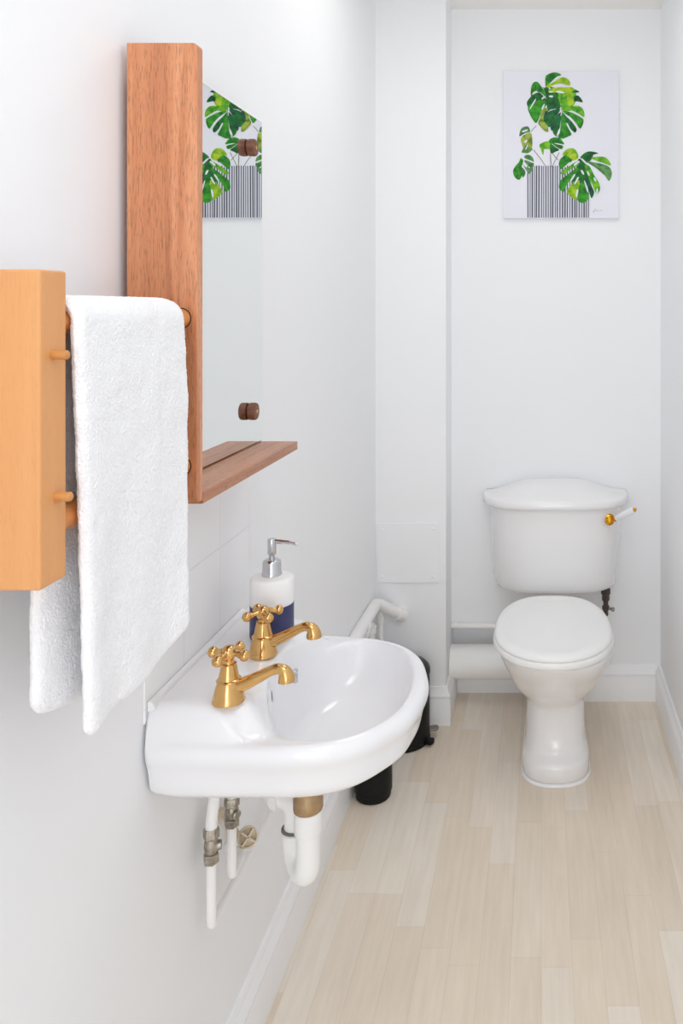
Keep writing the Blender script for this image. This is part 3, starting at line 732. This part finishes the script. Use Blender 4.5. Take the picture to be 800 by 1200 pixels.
bm = bmesh.new(); Mc = axis_matrix((XL + .001 - q.x, -.03, .060), (1, 0, -.1)); lathe(bm, [(.010, -.0005), (.0105, .01), (.0135, .012), (.0135, .024), (.0095, .028)], 6, Mc); finish('valve_bonnet', bm, CREAM, stop, angle=20)
bm = bmesh.new(); tube(bm, [(XL + .012 - q.x, -.026, .052), (XL + .012 - q.x, back.y + .004, back.z)], .005, 14); finish('valve_link', bm, CREAM, stop)

# ------------------------------------------------------------------ waste pipe in the corner
c1 = at_depth(441, 707, 2.80); e1 = at_depth(473, 722, 2.885)
wp = thing('waste_pipe', (c1.x, YP, c1.z), 'white waste pipe elbowing from the left wall into the pillar', 'waste pipe')
lo = wp.location
y0 = S * 1.86
bm = bmesh.new(); tube(bm, bend(L3(wp, WASTE0, (c1.x - .002, S * 1.95, c1.z + .016), (c1.x, c1.y, c1.z), (e1.x, YP - .0005, e1.z)), .03), .0190, 28); finish('pipe', bm, PIPEW, wp)
dv = Vector((e1.x - c1.x, YP - c1.y, e1.z - c1.z)).normalized()
bm = bmesh.new(); lathe(bm, [(.0185, -.034), (.0235, -.033), (.0235, -.008), (.0215, -.006)], 32, axis_matrix(Vector(e1) - lo + Vector((0, 0, 0)), dv)); finish('pipe_socket', bm, PIPEW, wp)
q = at_depth(421, 735, 2.46)
bm = bmesh.new()
for dz in (-1,): lathe(bm, [(.0225, -.008), (.0225, .008)], 28, axis_matrix(Vector((c1.x, S * 2.60, c1.z - .003)) - lo, (0, 1, 0)), True, True)
box(bm, Vector((XL + .0005, S * 2.60 - .008, c1.z - .014)) - lo, Vector((c1.x - .015, S * 2.60 + .008, c1.z + .010)) - lo)
finish('pipe_clip', bm, PIPEW, wp, angle=30)
# smaller pipes beside it
for i, (px, lab) in enumerate(((446, 'thin white pipe dropping to the floor below the waste pipe elbow'), (436, 'thin white pipe with joint tucked behind the waste pipe by the left wall'))):
    b = at_depth(px, 740, 2.83 if i == 0 else 2.74)
    tp = thing('drop_pipe', (b.x, b.y, 0), lab, 'water pipe')
    zt_ = c1.z - .022
    bm = bmesh.new(); tube(bm, [(0, 0, .0005), (0, 0, zt_)] if i == 0 else bend([(0, 0, .0005), (0, 0, zt_ - .02), (.0, -.25, zt_ - .03)], .02), .0085, 18); finish('pipe', bm, PIPEW, tp)
    bm = bmesh.new(); lathe(bm, [(.0095, zt_ - .055), (.0125, zt_ - .053), (.0125, zt_ - .03), (.0095, zt_ - .028)], 20); finish('pipe_joint', bm, PIPEW, tp)

# ------------------------------------------------------------------ access panel on the pillar
pa = at_depth(442, 613, 2.88); pb = at_depth(514, 683, 2.88)
ap = thing('access_panel', ((pa.x + pb.x) / 2, YP, pb.z), 'white painted access panel screwed to the pillar above the waste pipe', 'access panel')
hw_, hh_ = (pb.x - pa.x) / 2, pa.z - pb.z
bm = bmesh.new(); box(bm, (-hw_, -.0055, 0), (hw_, -.0002, hh_)); finish('panel', bm, PAINT, ap, smooth=False, bevel=.0015)
for sx_ in (-1, 1):
    for z in (.02, hh_ - .02):
        bm = bmesh.new(); lathe(bm, [(.0055, .0053), (.005, .0062), (.003, .0070), (.0003, .0072)], 16, axis_matrix((sx_ * (hw_ - .018), 0, z), (0, -1, 0))); finish('screw_cap', bm, PAINT, ap)

# ------------------------------------------------------------------ toilet brush holder and pedal bin
pL, pR = at_z(415.5, 928, .012), at_z(459, 928, .012)
cx_ = (pL.x + pR.x) / 2; rbr = (pR.x - pL.x) / 2
cy_ = at_z(437, 945.5, 0).y + rbr
brush = thing('toilet_brush_holder', (cx_, cy_, 0), 'black cylindrical toilet brush holder on floor under the basin rim', 'toilet brush')
bm = bmesh.new(); lathe(bm, [(rbr - .007, .0004), (rbr - .005, .0015), (rbr - .0035, .005), (rbr - .003, .018), (rbr - .0005, .020), (rbr, .022), (rbr, .235), (rbr - .002, .238), (rbr - .004, .238)], 48); finish('holder', bm, BLACK, brush)
bm = bmesh.new(); lathe(bm, [(rbr - .0045, .2382), (rbr - .003, .240), (rbr - .006, .246), (.012, .252), (.009, .256), (.009, .36), (.0115, .365), (.0115, .385), (.008, .390)], 40); finish('brush_lid', bm, BLACKL, brush)
pr = at_z(501.5, 868, .02); rbn = .088
cyb = min(at_z(470, 884, 0).y + rbn, YP - .0175 - rbn); cxb = pr.x - rbn
bin_ = thing('pedal_bin', (cxb, cyb, 0), 'black round pedal bin standing against the pillar', 'bin')
bm = bmesh.new(); lathe(bm, [(rbn - .004, .0004), (rbn - .001, .002), (rbn, .006), (rbn, .012), (rbn - .002, .0135), (rbn - .002, .213), (rbn - .004, .215)], 56); finish('body', bm, BLACK, bin_)
bm = bmesh.new(); lathe(bm, [(rbn - .003, .2153), (rbn, .216), (rbn, .228), (rbn - .003, .236), (rbn - .012, .245), (rbn - .03, .250), (.03, .253), (.001, .254)], 56); finish('lid', bm, BLACKL, bin_)
# pedal pointing right-forward
dir_ = Vector((.93, -.36, 0)).normalized(); sd = Vector((-dir_.y, dir_.x, 0))
def flat(bm, c0, c1, w0, w1, z0, z1, rnd=.006):
    pts = []
    for a in range(-90, 91, 30): pts.append(c1 + dir_ * math.cos(R(a)) * rnd + sd * math.sin(R(a)) * w1)
    pts += [c0 + sd * w0, c0 - sd * w0]
    loft(bm, [[Vector((q.x, q.y, z)) for q in pts] for z in (z0, z1)])
bm = bmesh.new(); flat(bm, dir_ * (rbn - .006), dir_ * (rbn + .018), .012, .014, .008, .020); finish('pedal', bm, BLACK, bin_, smooth=False, bevel=.002)
dir_ = Vector((.985, .17, 0)).normalized(); sd = Vector((-dir_.y, dir_.x, 0))
bm = bmesh.new(); flat(bm, dir_ * (rbn - .004), dir_ * (rbn + .018), .013, .016, .026, .032, .010); finish('hinge_plate', bm, STEEL, bin_, smooth=False, bevel=.0015)

# ------------------------------------------------------------------ toilet
TXc = .044
toi = thing('toilet', (TXc, S * 2.7, 0), 'white close-coupled toilet with closed lid and gold-ended flush lever', 'toilet')
to = toi.location
def oval(hw, d0, d1, z, n=64, e=2.3, back_sq=3.2, x0=0., wide=.5):
    """front at depth d0, back at d1; widest point at fraction `wide`"""
    ym = d0 + (d1 - d0) * wide; pts = []
    for i in range(n):
        a = 2 * math.pi * i / n; c, s = math.cos(a), math.sin(a)
        ee = e if s < 0 else back_sq
        x = hw * math.copysign(abs(c) ** (2 / ee), c); yy = math.copysign(abs(s) ** (2 / ee), s)
        y = ym + (yy * (ym - d0) if s < 0 else yy * (d1 - ym))
        pts.append(Vector((x + x0, S * y - to.y, z)))
    return pts
bm = bmesh.new()
loft(bm, [oval(.099, 2.502, 2.92, .0004, wide=.25), oval(.1025, 2.497, 2.92, .006, wide=.25), oval(.102, 2.499, 2.92, .050, wide=.25), oval(.1005, 2.505, 2.92, .060, wide=.25), oval(.0955, 2.522, 2.92, .068, wide=.25),
          oval(.0915, 2.540, 2.92, .085, wide=.25), oval(.0895, 2.550, 2.92, .12, wide=.25), oval(.0885, 2.560, 2.92, .180, wide=.25), oval(.0895, 2.560, 2.92, .202, wide=.27), oval(.0965, 2.545, 2.90, .218, wide=.3),
          oval(.115, 2.508, 2.87, .243, wide=.36), oval(.136, 2.462, 2.85, .278, wide=.42), oval(.147, 2.425, 2.84, .318, wide=.44), oval(.162, 2.382, 2.85, .355, wide=.44), oval(.1705, 2.352, 2.87, .385, wide=.44),
          oval(.174, 2.338, 2.88, .405, wide=.44), oval(.172, 2.342, 2.88, .411, wide=.44), oval(.150, 2.38, 2.86, .412, wide=.44)])
finish('pan', bm, TOILETC, toi, angle=60, subsurf=1)
# sealant bead round the foot
bm = bmesh.new(); ra_ = oval(.1055, 2.493, 2.93, .0003, wide=.25); rb_ = oval(.1030, 2.497, 2.925, .006, wide=.25)
loft(bm, [ra_, rb_]); finish('sealant_bead', bm, GLOSS, toi)
def lidring(inset_, z, flatb=True):
    return oval(.1785 - inset_, 2.318 + inset_ * 1.05, 2.838 - inset_, z, e=2.1, back_sq=2.55, wide=.43, n=80, x0=-.008)
bm = bmesh.new(); loft(bm, [lidring(.012, .4135), lidring(.003, .4145), lidring(.0, .419), lidring(.0005, .430), lidring(.004, .4345), lidring(.012, .435)]); finish('seat', bm, PLASTIC, toi, angle=60)
def lid_z(p, base):
    return base
def lid3(inset_, z): 
    r = lidring(inset_, z); return r
bm = bmesh.new()
loft(bm, [lid3(.010, .4362), lid3(.004, .4366), lid3(.0035, .4405), lid3(.006, .446), lid3(.012, .4505), lid3(.022, .4535), lid3(.034, .4540), lid3(.040, .4525), lid3(.06, .4532), lid3(.10, .4545), lid3(.15, .4552)])
finish('lid', bm, PLASTIC, toi, angle=70)
bm = bmesh.new(); box(bm, (-.058, S * 2.765 - to.y, .4535), (.058, S * 2.792 - to.y, .4562)); finish('hinge_cover', bm, PLASTIC, toi, smooth=False, bevel=.003)
# cistern
def dplan(w, dep, z, e=3.3, n=72, x0=.006, front_only=True, dz=None):
    pts = []
    for i in range(n + 1):
        a = math.pi * i / n; c, s = math.cos(a), math.sin(a)
        x = w / 2 * math.copysign(abs(c) ** (2 / e), c); y = abs(s) ** (2 / e) * dep * (1 - .10 * (c * c))
        pts.append(Vector((x + x0, YB - .0015 - y - to.y, z)))
    return pts
ctd = .180
bm = bmesh.new()
zb_ = .426
loft(bm, [dplan(.30, ctd - .075, zb_), dplan(.39, ctd - .035, zb_ + .003), dplan(.417, ctd - .021, zb_ + .010), dplan(.430, ctd - .015, zb_ + .022), dplan(.438, ctd - .012, zb_ + .045), dplan(.452, ctd - .006, .58), dplan(.466, ctd, .70), dplan(.468, ctd, .7243)])
cist = finish('cistern', bm, TOILETC, toi, angle=60)
bm = bmesh.new()
def lidp(w, dep, z, rise=0.):
    r = dplan(w, dep, z)
    for p in r:
        u = abs(p.x - .006) / .25; p.z += rise * (1 - sstep(.25, 1.0, u))
    return r
LD = ctd + .022
loft(bm, [lidp(.470, LD - .018, .7245), lidp(.502, LD - .004, .7252), lidp(.511, LD, .7295), lidp(.512, LD, .741), lidp(.511, LD - .002, .7465, .001), lidp(.508, LD - .006, .7505, .003), lidp(.504, LD - .014, .7530, .007), lidp(.501, LD - .035, .7545, .015), lidp(.499, LD - .065, .755, .024), lidp(.497, LD - .10, .755, .032), lidp(.495, LD - .14, .755, .038), lidp(.493, LD - .185, .755, .041)])
finish('cistern_lid', bm, TOILETC, toi, angle=60)
# flush lever
pl = at_depth(714.5, 612, 2.868)
fl = thing_loc = Vector((pl.x, YB - .0015 - ctd + .006, pl.z)) - to
# find the front surface depth at that x from the plan
def front_y(x):
    best = None
    r = dplan(.466, ctd, 0)
    for a, b in zip(r, r[1:]):
        if (a.x - x) * (b.x - x) <= 0: best = a.y if best is None else min(best, a.y)
    return best
fx = pl.x - to.x; fy = front_y(fx)
fz = pl.z
bm = bmesh.new(); lathe(bm, [(.0185, -.012), (.0195, .004), (.0175, .009), (.012, .0105), (.0115, .017), (.014, .020), (.014, .026), (.009, .031), (.002, .032)], 32, axis_matrix((fx, fy, fz), (0, -1, 0)))
lv = finish('flush_lever', bm, GOLD, toi); lv['label'] = 'gold flush lever with white handle'
a0 = Vector((fx + .008, fy - .022, fz + .002)); a1 = at_depth(744, 597, (YB - .22) / S) - to
ax = (Vector(a1) - a0).normalized(); ln = (Vector(a1) - a0).length
bm = bmesh.new(); lathe(bm, [(.006, 0), (.0068, .006), (.0085, .012), (.0095, .016), (.0085, .020)], 24, axis_matrix(a0, ax)); finish('lever_neck', bm, GOLD, lv)
bm = bmesh.new(); lathe(bm, [(.0095, .0195), (.0105, .022), (.0112, .045), (.0118, ln - .010), (.0105, ln - .005), (.007, ln - .004)], 28, axis_matrix(a0, ax)); finish('lever_handle', bm, CERAMIC, lv)
bm = bmesh.new(); lathe(bm, [(.0065, ln - .0045), (.0068, ln - .001), (.004, ln + .003), (.001, ln + .0035)], 20, axis_matrix(a0, ax)); finish('lever_tip', bm, GOLD, lv)
# inlet valve under the cistern
iv = at_depth(709.5, 697, 2.96)
inl = thing('cistern_inlet_valve', (iv.x, iv.y, .335), 'dark corroded inlet valve hanging under the right end of the cistern', 'valve')
zt2 = zb_ - .335 - .0005
bm = bmesh.new(); lathe(bm, [(.007, .0), (.009, .004), (.0085, .018), (.012, .022), (.013, .034), (.009, .038), (.0085, .050), (.0125, .054), (.0135, .062), (.0125, .072), (.0165, .078), (.0165, .094), (.0105, .097), (.0105, zt2 - .004), (.010, zt2 - .001)], 8)
finish('valve_body', bm, DMETAL, inl, angle=20)
bm = bmesh.new(); lathe(bm, [(.0045, 0), (.0045, .02), (.008, .022), (.008, .027)], 12, axis_matrix((.004, 0, .028), (.8, -.6, 0))); finish('valve_spindle', bm, NICKEL, inl)
bm = bmesh.new(); tube(bm, bend([(0, 0, .004), (0, 0, -.06), (0, YB - .0005 - iv.y, -.06)], .015), .007, 14); finish('feed_pipe', bm, PIPEW, inl)

# ------------------------------------------------------------------ soil pipe and thin pipe in the recess
spc = at_depth(556, 775.5, 3.03)
soil = thing('soil_pipe', (XP + .001, spc.y, spc.z), 'fat white soil pipe running from the pillar to the toilet', 'soil pipe')
bm = bmesh.new(); tube(bm, [(0, 0, 0), (TXc - .02 - soil.location.x, 0, 0)], .0585, 48); finish('pipe', bm, PIPEW, soil)
bm = bmesh.new(); tube(bm, bend([(TXc - .04 - soil.location.x, 0, 0), (TXc - soil.location.x + .04, 0, 0), (TXc - soil.location.x + .04, -.05, .02)], .03), .052, 32); finish('toilet_connector', bm, PIPEW, soil)
th = at_depth(552, 735, 3.03)
thin = thing('thin_water_pipe', (XP + .001, YB - .011, th.z), 'thin white pipe along the back wall above the fat soil pipe', 'water pipe')
bm = bmesh.new(); tube(bm, [(0, 0, 0), (.32, 0, -.006)], .0095, 20); finish('pipe', bm, PIPEW, thin)
for x in (.012,):
    bm = bmesh.new(); lathe(bm, [(.0098, -.008), (.0118, -.006), (.0118, .006), (.0098, .008)], 20, axis_matrix((x + .005, 0, 0), (1, 0, 0))); finish('pipe_joint', bm, PIPEW, thin)

# ------------------------------------------------------------------ light
w = bpy.data.worlds.new('daylight'); sc.world = w; w.use_nodes = True
bg = w.node_tree.nodes['Background']; bg.inputs['Color'].default_value = (.86, .93, 1, 1); bg.inputs['Strength'].default_value = .85
def area(name, loc_, rot, sx_, sy_, power, col=(1, 1, 1)):
    l = bpy.data.lights.new(name, 'AREA'); l.shape = 'RECTANGLE'; l.size = sx_; l.size_y = sy_; l.energy = power; l.color = col
    o = bpy.data.objects.new(name, l); C.objects.link(o); o.location = loc_; o.rotation_euler = rot; return o
area('rear_ceiling_fill', (-.05, 1.95, ZC - .03), (0, 0, 0), .45, .45, 2.85, (1, .985, .965))  # added fill, no lamp in view; lifts the far floor and low walls
area('front_ceiling_fill', (-.05, .3, ZC - .03), (0, 0, 0), .5, .8, 5, (.93, .965, 1))  # second added fill, unseen, brightening the walls near the camera
area('window_light', (-.05, -2.9, 1.35), (R(90), 0, 0), .9, 2.0, 22, (.93, .965, 1))
sc.view_settings.view_transform = 'Standard'; sc.view_settings.look = 'None'
sc.view_settings.gamma = 1; sc.view_settings.use_curve_mapping = False
sc.view_settings.exposure = 0
sc.cycles.max_bounces = 16; sc.cycles.diffuse_bounces = 10; sc.cycles.glossy_bounces = 8
